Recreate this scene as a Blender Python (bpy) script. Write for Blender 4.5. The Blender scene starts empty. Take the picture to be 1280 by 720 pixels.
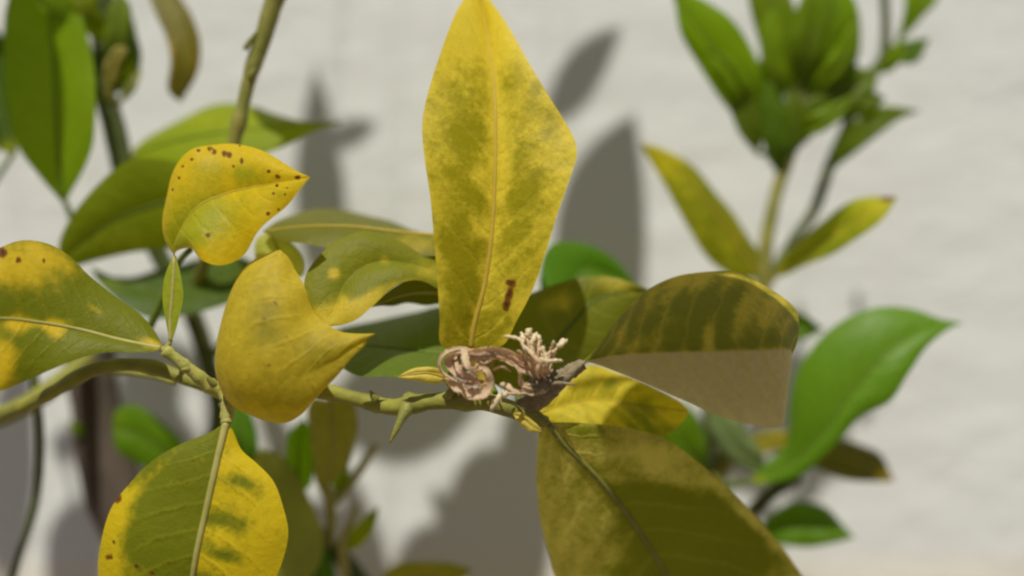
import bpy, math, random
import numpy as np
from mathutils import Vector

# ------------------------------------------------------------------ camera, sky, sun, exposure
scene = bpy.context.scene
COL = scene.collection
random.seed(7)
RNG = np.random.default_rng(11)

H = 0.95            # camera height above the ground (m)
CAMD = 300.0        # camera to focus plane (mm)
PX = 0.2266         # mm per photo pixel in the focus plane
WALL = 160.0        # wall face behind the focus plane (mm)

cam_data = bpy.data.cameras.new("camera")
cam = bpy.data.objects.new("camera", cam_data)
COL.objects.link(cam)
cam.location = (0, -CAMD * 0.001, H)
cam.rotation_euler = (math.radians(90), 0, 0)
cam_data.sensor_width = 36
cam_data.lens = 36 * CAMD / (1280 * PX)
cam_data.clip_start = 0.01
cam_data.clip_end = 500
cam_data.dof.use_dof = True
cam_data.dof.focus_distance = CAMD * 0.001
cam_data.dof.aperture_fstop = 2.1
scene.camera = cam

SUN_T = Vector((0.09, 0.48, -0.86)).normalized()      # the way the sunlight travels
to_sun = -SUN_T
elev = math.asin(to_sun.z)
world = bpy.data.worlds.new("World")
scene.world = world
world.use_nodes = True
wn = world.node_tree.nodes; wl = world.node_tree.links
wn.clear()
sky = wn.new("ShaderNodeTexSky")
sky.sky_type = 'NISHITA'
sky.sun_disc = False
sky.sun_elevation = elev
sky.sun_rotation = math.atan2(to_sun.x, to_sun.y)
sky.dust_density = 1.5
sky.air_density = 0.8
sky.ozone_density = 0.6
bg = wn.new("ShaderNodeBackground"); bg.inputs[1].default_value = 0.05
wo = wn.new("ShaderNodeOutputWorld")
wl.new(sky.outputs[0], bg.inputs[0]); wl.new(bg.outputs[0], wo.inputs[0])

sun_data = bpy.data.lights.new("sun", 'SUN')
sun_data.energy = 5.0
sun_data.angle = math.radians(0.8)
sun_data.color = (1.0, 0.95, 0.86)
sun = bpy.data.objects.new("sun", sun_data)
COL.objects.link(sun)
sun.location = (-1, -2, 4)
sun.rotation_euler = SUN_T.to_track_quat('-Z', 'Y').to_euler()

scene.view_settings.view_transform = 'Standard'
scene.view_settings.look = 'None'
scene.view_settings.exposure = -0.35
scene.view_settings.gamma = 1.0
scene.cycles.use_denoising = True
scene.cycles.max_bounces = 10
scene.cycles.diffuse_bounces = 5
scene.cycles.transmission_bounces = 6
scene.cycles.filter_width = 2.3

# ------------------------------------------------------------------ helpers
def at(px, py, d=0.0):
    """photo pixel at depth d (mm behind the focus plane) -> millimetres, z relative to camera height"""
    s = PX * (CAMD + d) / CAMD
    return np.array([(px - 640) * s, d, -(py - 360) * s])

def to_px(P):
    s = PX * (CAMD + P[..., 1]) / CAMD
    return P[..., 0] / s + 640, -P[..., 2] / s + 360

ROOT_MM = np.array([-95.0, 95.0, -H * 1000.0])
root = bpy.data.objects.new("citrus_tree", None)
COL.objects.link(root)
root.location = (ROOT_MM[0] * .001, ROOT_MM[1] * .001, 0)
root["label"] = "citrus tree with yellowing mottled leaves and a withered blossom, before the white wall"
root["category"] = "tree"

def spline(pts, n, dense=24):
    """Catmull-Rom through pts (any dimension), n samples even in arc length of the first three columns"""
    p = np.asarray(pts, float)
    if len(p) == 2:
        t = np.linspace(0, 1, n)[:, None]
        return p[0] * (1 - t) + p[1] * t
    q = np.vstack([2 * p[0] - p[1], p, 2 * p[-1] - p[-2]])
    out = []
    t = np.linspace(0, 1, dense, endpoint=False)[:, None]
    for i in range(1, len(q) - 2):
        a, b, c, d = q[i - 1], q[i], q[i + 1], q[i + 2]
        out.append(0.5 * ((2 * b) + (c - a) * t + (2 * a - 5 * b + 4 * c - d) * t**2 + (3 * b - a - 3 * c + d) * t**3))
    out.append(p[-1:])
    o = np.vstack(out)
    s = np.concatenate([[0], np.cumsum(np.linalg.norm(np.diff(o[:, :3], axis=0), axis=1))])
    u = np.linspace(0, s[-1], n)
    return np.stack([np.interp(u, s, o[:, k]) for k in range(o.shape[1])], axis=1)

def mesh_obj(name, V, F, mat, parent, origin=None, attrs=None, uv=None, label=None):
    V = np.asarray(V, float)
    if origin is None:
        origin = V.mean(axis=0)
    me = bpy.data.meshes.new(name)
    me.from_pydata([tuple(v) for v in (V - origin) * .001], [], [tuple(int(i) for i in f) for f in F])
    me.polygons.foreach_set("use_smooth", [True] * len(me.polygons))
    if attrs:
        for k, a in attrs.items():
            at_ = me.attributes.new(k, 'FLOAT', 'POINT')
            at_.data.foreach_set("value", np.asarray(a, np.float32).ravel())
    if uv is not None:
        ul = me.uv_layers.new(name="UVMap")
        li = np.empty(len(me.loops), np.int32)
        me.loops.foreach_get("vertex_index", li)
        ul.data.foreach_set("uv", np.asarray(uv, np.float32)[li].ravel())
    me.materials.append(mat)
    me.update()
    o = bpy.data.objects.new(name, me)
    COL.objects.link(o)
    w = Vector((origin * .001).tolist()); w.z += H
    o["_w"] = tuple(w)
    if parent is not None:
        o.parent = parent
        pw = Vector(parent["_w"]) if "_w" in parent else Vector(parent.location)
        o.location = w - pw
    else:
        o.location = w
    if label:
        o["label"] = label
    return o

# ------------------------------------------------------------------ materials
def nt(name):
    m = bpy.data.materials.new(name); m.use_nodes = True
    m.node_tree.nodes.clear()
    return m, m.node_tree.nodes, m.node_tree.links

def math_node(N, L, op, a, b=None, c=None, clamp=False):
    n = N.new("ShaderNodeMath"); n.operation = op; n.use_clamp = clamp
    for i, v in enumerate((a, b, c)):
        if v is None: continue
        if isinstance(v, (int, float)): n.inputs[i].default_value = v
        else: L.new(v, n.inputs[i])
    return n.outputs[0]

def mix_col(N, L, fac, a, b, mode='MIX'):
    n = N.new("ShaderNodeMix"); n.data_type = 'RGBA'; n.blend_type = mode
    if isinstance(fac, (int, float)): n.inputs[0].default_value = fac
    else: L.new(fac, n.inputs[0])
    for i, v in ((6, a), (7, b)):
        if isinstance(v, tuple): n.inputs[i].default_value = (*v, 1) if len(v) == 3 else v
        else: L.new(v, n.inputs[i])
    return n.outputs[2]

def ramp_fac(N, L, v, lo, hi, smooth=True):
    n = N.new("ShaderNodeMapRange"); n.interpolation_type = 'SMOOTHSTEP' if smooth else 'LINEAR'
    L.new(v, n.inputs[0]); n.inputs[1].default_value = lo; n.inputs[2].default_value = hi
    return n.outputs[0]

def noise(N, L, vec, scale, detail=4, rough=0.55, seed=0.0):
    n = N.new("ShaderNodeTexNoise"); n.noise_dimensions = '4D'
    n.inputs["Scale"].default_value = scale; n.inputs["Detail"].default_value = detail
    n.inputs["Roughness"].default_value = rough; n.inputs["W"].default_value = seed
    if vec is not None: L.new(vec, n.inputs["Vector"])
    return n.outputs[0]

_leafmats = {}
def leaf_mat(green, yellow, trans=0.38, rough=0.42, nveins=10, vein=0.5, mott=0.5, spec=0.2, buff=None):
    key = (green, yellow, trans, rough, nveins, vein, mott, spec, buff)
    if key in _leafmats: return _leafmats[key]
    m, N, L = nt("leaf_skin")
    tc = N.new("ShaderNodeTexCoord")
    oi = N.new("ShaderNodeObjectInfo")
    seed = math_node(N, L, 'MULTIPLY', oi.outputs["Random"], 50.0)
    def nz(scale, detail=4, rough=.55):
        n = N.new("ShaderNodeTexNoise"); n.noise_dimensions = '4D'
        n.inputs["Scale"].default_value = scale; n.inputs["Detail"].default_value = detail
        n.inputs["Roughness"].default_value = rough
        L.new(tc.outputs["Object"], n.inputs["Vector"]); L.new(seed, n.inputs["W"])
        return n.outputs[0]
    ay = N.new("ShaderNodeAttribute"); ay.attribute_name = "yel"
    asp = N.new("ShaderNodeAttribute"); asp.attribute_name = "spot"
    sep = N.new("ShaderNodeSeparateXYZ"); L.new(tc.outputs["UV"], sep.inputs[0])
    u, v = sep.outputs[0], sep.outputs[1]
    va = math_node(N, L, 'ABSOLUTE', math_node(N, L, 'MULTIPLY_ADD', v, 2.0, -1.0))
    n1 = nz(120, 6, .72); n2 = nz(520, 4, .6); n3 = nz(32, 2)
    # side veins: sweep forward from the midrib, fading to the margin
    ph = math_node(N, L, 'SUBTRACT', u, math_node(N, L, 'MULTIPLY', math_node(N, L, 'POWER', va, 1.25), 0.17))
    ph = math_node(N, L, 'ADD', ph, math_node(N, L, 'MULTIPLY', n1, 0.07))
    ph = math_node(N, L, 'MULTIPLY', ph, float(nveins))
    fr = math_node(N, L, 'FRACT', ph)
    tri = math_node(N, L, 'ABSOLUTE', math_node(N, L, 'SUBTRACT', fr, 0.5))       # 0 on the vein
    vm = math_node(N, L, 'SUBTRACT', 1.0, ramp_fac(N, L, tri, 0.0, 0.14))
    vm = math_node(N, L, 'MULTIPLY', vm, math_node(N, L, 'SUBTRACT', 1.0, ramp_fac(N, L, va, .45, .95)))
    soft = math_node(N, L, 'SUBTRACT', 1.0, ramp_fac(N, L, tri, 0.0, 0.45))
    # pigment
    a = math_node(N, L, 'ADD', ay.outputs["Fac"], math_node(N, L, 'MULTIPLY', math_node(N, L, 'SUBTRACT', n1, .5), 1.3 * mott))
    a = math_node(N, L, 'ADD', a, math_node(N, L, 'MULTIPLY', math_node(N, L, 'SUBTRACT', n2, .5), 0.5 * mott))
    a = math_node(N, L, 'ADD', a, math_node(N, L, 'MULTIPLY', math_node(N, L, 'SUBTRACT', soft, .5), 0.12 * vein))
    y = ramp_fac(N, L, a, 0.18, 0.86)
    col = mix_col(N, L, y, green, yellow)
    if buff:                                                 # sky sheen painted as a buff half right of the midrib
        col = mix_col(N, L, math_node(N, L, 'MULTIPLY', ramp_fac(N, L, v, .495, .52), .80), col, buff)
    var = math_node(N, L, 'ADD', 0.74, math_node(N, L, 'MULTIPLY', n3, 0.26))
    var = math_node(N, L, 'ADD', var, math_node(N, L, 'MULTIPLY', n2, 0.26))
    vc = N.new("ShaderNodeCombineColor")
    for i in range(3): L.new(var, vc.inputs[i])
    col = mix_col(N, L, 1.0, col, vc.outputs[0], 'MULTIPLY')
    pale = tuple(min(1, c * 1.25 + .03) for c in yellow)
    col = mix_col(N, L, math_node(N, L, 'MULTIPLY', vm, 0.08 * vein), col, pale)
    s = math_node(N, L, 'ADD', asp.outputs["Fac"], math_node(N, L, 'MULTIPLY', math_node(N, L, 'SUBTRACT', n2, .5), 1.0))
    sf = ramp_fac(N, L, s, 0.38, 0.72)
    col = mix_col(N, L, math_node(N, L, 'MULTIPLY', sf, .92), col, (0.16, 0.045, 0.010))
    col = mix_col(N, L, math_node(N, L, 'MULTIPLY', ramp_fac(N, L, s, 0.75, 1.05), .8), col, (0.035, 0.012, 0.006))
    # relief
    bh = math_node(N, L, 'MULTIPLY_ADD', vm, -0.35 * vein, math_node(N, L, 'MULTIPLY', n2, 0.35))
    bh = math_node(N, L, 'ADD', bh, math_node(N, L, 'MULTIPLY', n1, 1.1))
    bp = N.new("ShaderNodeBump"); bp.inputs["Strength"].default_value = 0.55; bp.inputs["Distance"].default_value = 0.0012
    L.new(bh, bp.inputs["Height"])
    pr = N.new("ShaderNodeBsdfPrincipled")
    L.new(col, pr.inputs["Base Color"]); L.new(bp.outputs[0], pr.inputs["Normal"])
    rg = math_node(N, L, 'ADD', rough - .08, math_node(N, L, 'MULTIPLY', n1, .2))
    L.new(rg, pr.inputs["Roughness"]); pr.inputs["Specular IOR Level"].default_value = spec
    tr = N.new("ShaderNodeBsdfTranslucent")
    hs = N.new("ShaderNodeHueSaturation"); hs.inputs["Saturation"].default_value = 1.15; hs.inputs["Value"].default_value = 1.5
    L.new(col, hs.inputs["Color"]); L.new(hs.outputs[0], tr.inputs["Color"]); L.new(bp.outputs[0], tr.inputs["Normal"])
    mx = N.new("ShaderNodeMixShader"); mx.inputs[0].default_value = trans
    L.new(pr.outputs[0], mx.inputs[1]); L.new(tr.outputs[0], mx.inputs[2])
    out = N.new("ShaderNodeOutputMaterial"); L.new(mx.outputs[0], out.inputs[0])
    _leafmats[key] = m
    return m

def simple_mat(name, c1, c2, scale=200, rough=0.6, bump=0.0006, trans=0.0, stretch=None, c3=None):
    m, N, L = nt(name)
    tc = N.new("ShaderNodeTexCoord"); mp = N.new("ShaderNodeMapping")
    L.new(tc.outputs["Object"], mp.inputs[0])
    if stretch: mp.inputs["Scale"].default_value = stretch
    n1 = noise(N, L, mp.outputs[0], scale, 5, .6); n2 = noise(N, L, mp.outputs[0], scale * 4, 4, .6, 3.0)
    col = mix_col(N, L, ramp_fac(N, L, n1, .33, .67), c1, c2)
    if c3: col = mix_col(N, L, ramp_fac(N, L, n2, .58, .68), col, c3)
    bp = N.new("ShaderNodeBump"); bp.inputs["Strength"].default_value = .7; bp.inputs["Distance"].default_value = bump
    L.new(math_node(N, L, 'ADD', n1, math_node(N, L, 'MULTIPLY', n2, .5)), bp.inputs["Height"])
    pr = N.new("ShaderNodeBsdfPrincipled"); L.new(col, pr.inputs["Base Color"]); L.new(bp.outputs[0], pr.inputs["Normal"])
    pr.inputs["Roughness"].default_value = rough; pr.inputs["Specular IOR Level"].default_value = .3
    out = N.new("ShaderNodeOutputMaterial")
    if trans:
        tr = N.new("ShaderNodeBsdfTranslucent"); L.new(col, tr.inputs["Color"])
        mx = N.new("ShaderNodeMixShader"); mx.inputs[0].default_value = trans
        L.new(pr.outputs[0], mx.inputs[1]); L.new(tr.outputs[0], mx.inputs[2]); L.new(mx.outputs[0], out.inputs[0])
    else:
        L.new(pr.outputs[0], out.inputs[0])
    return m

M_twig = simple_mat("green_twig_bark", (.30, .28, .06), (.20, .21, .04), 160, .5, .0005, c3=(.38, .33, .12))
M_pale = simple_mat("pale_twig_bark", (.42, .40, .10), (.31, .32, .06), 200, .5, .0006, c3=(.22, .17, .07))
M_stem = simple_mat("dark_green_stem", (.10, .12, .03), (.07, .09, .025), 140, .55, .0005)
M_bark = simple_mat("brown_trunk_bark", (.075, .056, .042), (.115, .088, .066), 90, .8, .002, stretch=(1, 1, .35))
M_branch = simple_mat("branch_bark", (.28, .28, .04), (.19, .19, .035), 120, .6, .0008, c3=(.24, .19, .09))
M_rib_pale = simple_mat("pale_midrib", (.50, .46, .15), (.42, .40, .10), 300, .45, .0002, trans=.2)
M_rib_yel = simple_mat("yellow_midrib", (.62, .46, .06), (.56, .42, .05), 300, .45, .0002, trans=.25)
M_rib_green = simple_mat("green_midrib", (.17, .24, .03), (.13, .20, .02), 300, .45, .0002, trans=.25)
M_pet_brown = simple_mat("dry_petal", (.80, .56, .38), (.86, .66, .46), 300, .65, .0008, trans=.4, c3=(.66, .42, .26))
M_pet_cream = simple_mat("cream_petal", (.90, .74, .48), (.86, .66, .44), 300, .65, .0008, trans=.4, c3=(.76, .54, .34))
M_anther = simple_mat("cream_anther", (.78, .66, .42), (.62, .48, .27), 700, .6, .0004)
M_calyx = simple_mat("dry_calyx", (.21, .17, .10), (.32, .26, .15), 420, .8, .0014, c3=(.40, .33, .2))

# ------------------------------------------------------------------ geometry builders
def tube_geo(P, R, k=10, jit=0.0):
    P = np.asarray(P, float); n = len(P)
    T = np.gradient(P, axis=0); T /= np.linalg.norm(T, axis=1)[:, None] + 1e-9
    V = []; nrm = np.array([0.0, -1.0, 0.0])
    if abs(T[0] @ nrm) > .9: nrm = np.array([1.0, 0, 0])
    for i in range(n):
        nrm = nrm - T[i] * (nrm @ T[i]); nrm /= np.linalg.norm(nrm)
        b = np.cross(T[i], nrm)
        a = np.arange(k) / k * 2 * math.pi
        r = R[i] * (1 + jit * RNG.normal(size=k))
        V.append(P[i] + np.outer(np.cos(a) * r, nrm) + np.outer(np.sin(a) * r, b))
    V = np.vstack(V)
    F = [(i * k + j, i * k + (j + 1) % k, (i + 1) * k + (j + 1) % k, (i + 1) * k + j) for i in range(n - 1) for j in range(k)]
    F.append(tuple(range(k - 1, -1, -1))); F.append(tuple((n - 1) * k + j for j in range(k)))
    return V, F

def tube(name, pts, mat, parent=root, n=None, k=10, jit=0.02, nodes=(), label=None, mm=False):
    """pts: (px, py, depth, radius in photo px at that depth) or, with mm=True, (x, y, z, r) in mm"""
    if mm: q = np.asarray(pts, float)
    else: q = np.array([[*at(p[0], p[1], p[2]), p[3] * PX * (CAMD + p[2]) / CAMD] for p in pts])
    n = n or max(8, len(pts) * 7)
    s = spline(q, n)
    R = s[:, 3].copy()
    for f, amp in nodes:                     # swollen nodes along the twig
        R *= 1 + amp * np.exp(-((np.linspace(0, 1, n) - f) / .018) ** 2)
    V, F = tube_geo(s[:, :3], R, k, jit)
    return mesh_obj(name, V, F, mat, parent, origin=s[0, :3], label=label)

def blade(L3, M3, R3, mat, rib_mat, bulge=(1.2, 1.2), wave=0.5, wfreq=3.0, n=56, h=14, y0=0.0, yel=(), margin=0.0,
          spots=(), rib=1.0, rib_r=(0.75, 0.18), pet=None, pet_mat=None, label=None, midyel=0.0, side=(0, 0), spot_k=1.0):
    """A leaf from three space curves (left margin, midrib, right margin) that share base and tip."""
    Mc = spline(M3, n)
    Lc = spline(np.vstack([Mc[0], L3, Mc[-1]]), n); Rc = spline(np.vstack([Mc[0], R3, Mc[-1]]), n)
    u = np.linspace(0, 1, n)
    T = np.gradient(Mc, axis=0)
    for E in (Lc, Rc):                                       # slightly uneven margin
        k = sum(RNG.normal() * np.sin(u * f + RNG.uniform(0, 6)) / f ** .5 for f in (19, 31, 47, 70)) * .012
        E += (E - Mc) * (k * np.sin(u * math.pi))[:, None]
    cols = []
    for E, b, sgn in ((Lc, bulge[0], -1), (Rc, bulge[1], 1)):
        nr = np.cross(T, E - Mc); nr /= np.linalg.norm(nr, axis=1)[:, None] + 1e-6
        nr *= np.where(nr[:, 1] > 0, -1, 1)[:, None]
        cs = []
        for t in np.linspace(0, 1, h + 1):
            w = wave * t * t * np.sin(u * math.pi * 2 * wfreq + (0 if sgn < 0 else 1.7)) * np.sin(u * math.pi)
            puff = b * 4 * t * (1 - t) * np.sin(u * math.pi) ** .6 + w
            cs.append(Mc + (E - Mc) * t + nr * puff[:, None])
        cols.append(cs)
    grid = cols[0][::-1] + cols[1][1:]                       # left margin ... midrib ... right margin
    G = np.stack(grid, axis=1)                               # n x (2h+1) x 3
    c = 2 * h + 1
    V = G.reshape(-1, 3)
    F = [(i * c + j, i * c + j + 1, (i + 1) * c + j + 1, (i + 1) * c + j) for i in range(n - 1) for j in range(c - 1)]
    vv = np.tile(np.linspace(-1, 1, c), n); uu = np.repeat(u, c)
    X, Y = to_px(V)
    ye = np.full(len(V), y0, float) + margin * np.abs(vv) ** 3.5 + midyel * np.exp(-(vv / .14) ** 2)
    ye += np.where(vv < 0, side[0], side[1])
    for (bx, by, rx, ry, ang, val) in yel:
        a = math.radians(ang); dx = X - bx; dy = Y - by
        p = (dx * math.cos(a) + dy * math.sin(a)) / rx; q = (-dx * math.sin(a) + dy * math.cos(a)) / ry
        ye += val * np.exp(-(p * p + q * q))
    sp = np.zeros(len(V))
    for (bx, by, r, *rest) in spots:
        ry = (rest[0] if rest else r) * spot_k
        r = r * spot_k
        ang = math.radians(rest[1]) if len(rest) > 1 else 0
        dx = X - bx; dy = Y - by
        p = (dx * math.cos(ang) + dy * math.sin(ang)) / r; q = (-dx * math.sin(ang) + dy * math.cos(ang)) / ry
        sp = np.maximum(sp, np.exp(-(p * p + q * q) * .85))
    o = mesh_obj("leaf", V, F, mat, root, origin=Mc[0], attrs={"yel": ye, "spot": sp},
                 uv=np.stack([uu, vv * .5 + .5], 1), label=label)
    if rib:
        k = max(10, n // 2); idx = np.linspace(1, n - 2, k).astype(int)
        R = np.linspace(rib_r[0], rib_r[1], k) * rib
        V2, F2 = tube_geo(Mc[idx], R, 7)
        mesh_obj("midrib", V2, F2, rib_mat, o, origin=Mc[idx[0]])
    if pet is not None:
        q = np.vstack([np.asarray(pet, float)[:, :4], [*Mc[1], rib_r[0] * 1.05 * max(rib, .6)]])
        s = spline(q, 18)
        V3, F3 = tube_geo(s[:, :3], s[:, 3], 8, .02)
        mesh_obj("petiole", V3, F3, pet_mat or rib_mat, o, origin=s[0, :3])
    return o

def pleaf(M, L, R, mat, rib_mat, eL=0.0, eR=0.0, pet=None, **kw):
    """leaf from photo pixels with real depths; margins without a depth take the midrib's plus eL / eR"""
    M3 = np.array([at(*p) for p in M])
    dm = np.array([p[2] for p in M], float)
    tm = np.linspace(0, 1, len(M))
    def edge(E, e):
        out = []
        for i, p in enumerate(E):
            if len(p) == 3: out.append(at(*p)); continue
            f = (i + 1) / (len(E) + 1)
            out.append(at(p[0], p[1], np.interp(f, tm, dm) + e * math.sin(math.pi * f) ** .6))
        return np.array(out)
    pt = None
    if pet is not None:
        pt = [[*at(p[0], p[1], p[2]), p[3] * PX * (CAMD + p[2]) / CAMD] for p in pet]
    return blade(edge(L, eL), M3, edge(R, eR), mat, rib_mat, pet=pt, **kw)

def free_leaf(base, tip, nrm, width, mat, rib_mat, sag=6.0, fold=0.15, pet=None, **kw):
    """an ordinary citrus leaf in space (mm)"""
    base = np.asarray(base, float); tip = np.asarray(tip, float); nrm = np.asarray(nrm, float)
    ax = tip - base; ln = np.linalg.norm(ax); ax /= ln
    nrm = nrm - ax * (nrm @ ax); nrm /= np.linalg.norm(nrm); sd = np.cross(ax, nrm)
    f = np.linspace(0, 1, 6)
    M3 = base + np.outer(f * ln, ax) + np.outer(sag * np.sin(f * math.pi), nrm)
    prof = [(.12, .52), (.3, .92), (.5, 1.0), (.7, .80), (.88, .38)]
    def edge(s):
        return np.array([base + ax * ln * a + nrm * (sag * math.sin(a * math.pi) + fold * width * .5 * w) + sd * s * width * .5 * w for a, w in prof])
    return blade(edge(-1), M3, edge(1), mat, rib_mat, pet=pet, n=30, h=7, **kw)

# ------------------------------------------------------------------ wall and ground
def wall_material():
    m, N, L = nt("white_plaster")
    tc = N.new("ShaderNodeTexCoord"); mp = N.new("ShaderNodeMapping"); L.new(tc.outputs["Object"], mp.inputs[0])
    mp.inputs["Rotation"].default_value = (0, math.radians(24), 0); mp.inputs["Scale"].default_value = (.8, 1, 1.2)
    n1 = noise(N, L, mp.outputs[0], 42, 4, .55); n2 = noise(N, L, tc.outputs["Object"], 190, 4, .6, 2.0); n3 = noise(N, L, tc.outputs["Object"], 6, 3, .5, 5.0)
    sep = N.new("ShaderNodeSeparateXYZ"); L.new(tc.outputs["Object"], sep.inputs[0])
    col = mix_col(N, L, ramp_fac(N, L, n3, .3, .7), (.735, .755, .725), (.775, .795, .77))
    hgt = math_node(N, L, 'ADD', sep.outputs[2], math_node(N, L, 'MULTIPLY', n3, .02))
    base = math_node(N, L, 'SUBTRACT', 1.0, ramp_fac(N, L, hgt, CREAM_Z - .012, CREAM_Z + .016))
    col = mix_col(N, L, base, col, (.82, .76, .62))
    col = mix_col(N, L, math_node(N, L, 'MULTIPLY', ramp_fac(N, L, n1, .6, .8), .12), col, (.5, .47, .4))
    bp = N.new("ShaderNodeBump"); bp.inputs["Strength"].default_value = .8; bp.inputs["Distance"].default_value = .0024
    L.new(math_node(N, L, 'ADD', n1, math_node(N, L, 'MULTIPLY', n2, .35)), bp.inputs["Height"])
    pr = N.new("ShaderNodeBsdfPrincipled"); L.new(col, pr.inputs["Base Color"]); L.new(bp.outputs[0], pr.inputs["Normal"])
    pr.inputs["Roughness"].default_value = .9; pr.inputs["Specular IOR Level"].default_value = .15
    out = N.new("ShaderNodeOutputMaterial"); L.new(pr.outputs[0], out.inputs[0])
    return m

CREAM_Z = H - (690 - 360) * PX * (CAMD + WALL) / CAMD * .001      # height below which the wall colour turns cream
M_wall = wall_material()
def box(name, x0, x1, y0, y1, z0, z1, mat):
    V = [(x, y, z) for x in (x0, x1) for y in (y0, y1) for z in (z0, z1)]
    F = [(0, 1, 3, 2), (4, 6, 7, 5), (0, 4, 5, 1), (2, 3, 7, 6), (0, 2, 6, 4), (1, 5, 7, 3)]
    me = bpy.data.meshes.new(name); me.from_pydata(V, [], F); me.materials.append(mat)
    bv = None
    o = bpy.data.objects.new(name, me); COL.objects.link(o)
    return o
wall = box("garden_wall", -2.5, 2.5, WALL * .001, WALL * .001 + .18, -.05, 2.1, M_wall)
wall["label"] = "rough white plastered wall in sunlight behind the tree"
wall["category"] = "wall"

M_ground = simple_mat("pale_paving_ground", (.20, .15, .10), (.15, .11, .075), 9, .9, .004, c3=(.25, .2, .14))
gm = bpy.data.meshes.new("ground")
gm.from_pydata([(-150, -150, 0), (150, -150, 0), (150, 150, 0), (-150, 150, 0)], [], [(0, 1, 2, 3)]); gm.materials.append(M_ground)
ground = bpy.data.objects.new("ground", gm); COL.objects.link(ground); ground["kind"] = "structure"

# ------------------------------------------------------------------ trunk and branches
GZ = -H * 1000
tube("trunk", [(*at(112, 440, 96), 9.5), (*at(120, 500, 95), 9), (*at(132, 575, 93), 10), (*at(165, 660, 92), 11), (-100, 93, -150, 12),
               (-96, 95, -300, 14), (-97, 95, -600, 17), (-95, 95, GZ + 60, 20), (-95, 95, GZ - 20, 27)],
     M_bark, n=90, k=16, jit=.06, mm=True, label="brown woody trunk")
# the long branch that carries the blossom
tube("branch", [(112, 446, 90, 11), (40, 502, 50, 13), (-60, 545, 46, 14)], M_branch, k=10)
tube("branch", [(-60, 545, 40, 12), (0, 521, 24, 10.5), (60, 493, 15, 8.5), (120, 461, 11, 8.5), (180, 457, 10, 8), (240, 476, 10, 8.5), (300, 492, 11, 9), (395, 489, 12, 8),
                (440, 497, 9, 8.5), (490, 509, 4, 9.5), (540, 502, 1, 10.5), (595, 500, 0, 11.5), (640, 512, 0, 11), (682, 528, 4, 8)],
     M_branch, n=110, k=14, jit=.03, nodes=((.30, .2), (.42, .25), (.68, .3), (.745, .18), (.80, .25), (.88, .3)), label="long green branch that carries the withered blossom")
tube("thorn", [(516, 500, 4, 14), (508, 512, 1, 10), (501, 525, -1, 5.5), (495, 538, -2, 4), (487, 554, -2, .8)], M_twig, n=16, k=8)
tube("thorn", [(675, 480, -4, 4), (700, 479, -6, 3), (720, 481, -7, .6)], M_calyx, n=10, k=7)
tube("twig", [(295, 492, 10, 10), (268, 486, 6, 10), (240, 464, 3, 8), (205, 437, 1, 7)], M_pale, n=30, nodes=((.15, .4), (.34, .2), (.5, .28), (.72, .2), (.95, .45)), label="pale knobbly twig")
tube("twig", [(284, 488, 6, 9), (285, 505, 3, 10), (283, 530, 0, 7)], M_pale, n=22, jit=.05, nodes=((.15, .3), (.45, .35), (.8, .25)))
tube("twig", [(120, 462, 24, 5), (180, 468, 26, 4), (220, 478, 22, 4)], M_branch, n=12)
# thin dark stem at the far left
tube("stem", [(38, 440, 60, 6), (46, 500, 58, 5.5), (50, 560, 58, 5.5), (44, 630, 60, 5), (22, 700, 64, 5), (0, 780, 70, 6)], M_stem, n=40, label="thin dark stem dangling at the left")
tube("stem", [(*at(0, 780, 70), 1.9), (-150, 80, -170, 2.6), (-110, 92, -260, 4)], M_stem, mm=True)
# upright stem top left, running down behind the leaves
tube("stem", [(120, -50, 72, 12), (128, 20, 72, 12), (128, 100, 72, 13), (143, 160, 72, 14), (160, 230, 74, 14), (200, 320, 78, 12), (235, 380, 80, 12), (262, 460, 84, 12), (270, 540, 88, 12), (200, 660, 92, 12)],
     M_stem, n=70, k=12, label="dark upright stem behind the leaves")
# upright green twig at the top
tube("twig", [(375, -90, 34, 12), (345, -5, 34, 12), (328, 50, 34, 11), (313, 94, 34, 9), (302, 140, 34, 8), (293, 178, 34, 8), (284, 240, 36, 8), (262, 310, 44, 8), (240, 375, 66, 8), (236, 392, 79, 8)],
     M_twig, n=80, k=12, nodes=((.42, .38), (.30, .14), (.13, .25)), label="upright light green twig")
# lower middle stems
tube("stem", [(300, 560, 70, 7), (345, 610, 70, 8), (390, 660, 70, 10), (440, 712, 72, 12), (490, 790, 78, 13)], M_stem, n=40)
tube("stem", [(*at(490, 790, 78), 3.7), (-20, 84, -190, 4.5), (-70, 92, -330, 6), (-95, 95, -430, 8)], M_stem, mm=True)
tube("twig", [(412, 690, 70, 6), (413, 632, 62, 7), (400, 590, 58, 8), (402, 548, 54, 8), (410, 512, 48, 6)], M_rib_pale, n=24)
tube("twig", [(412, 632, 62, 6), (438, 604, 62, 6), (470, 556, 62, 5)], M_rib_pale, n=18)
tube("twig", [(300, 600, 64, 3), (330, 625, 62, 4), (352, 655, 64, 4), (380, 668, 70, 4)], M_rib_pale, n=16)
tube("twig", [(345, 560, 60, 3), (352, 600, 60, 4), (372, 640, 66, 4)], M_rib_pale, n=14)
tube("twig", [(432, 720, 66, 6), (428, 680, 60, 6), (440, 650, 58, 4), (446, 630, 58, 3)], M_rib_pale, n=16)
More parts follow.
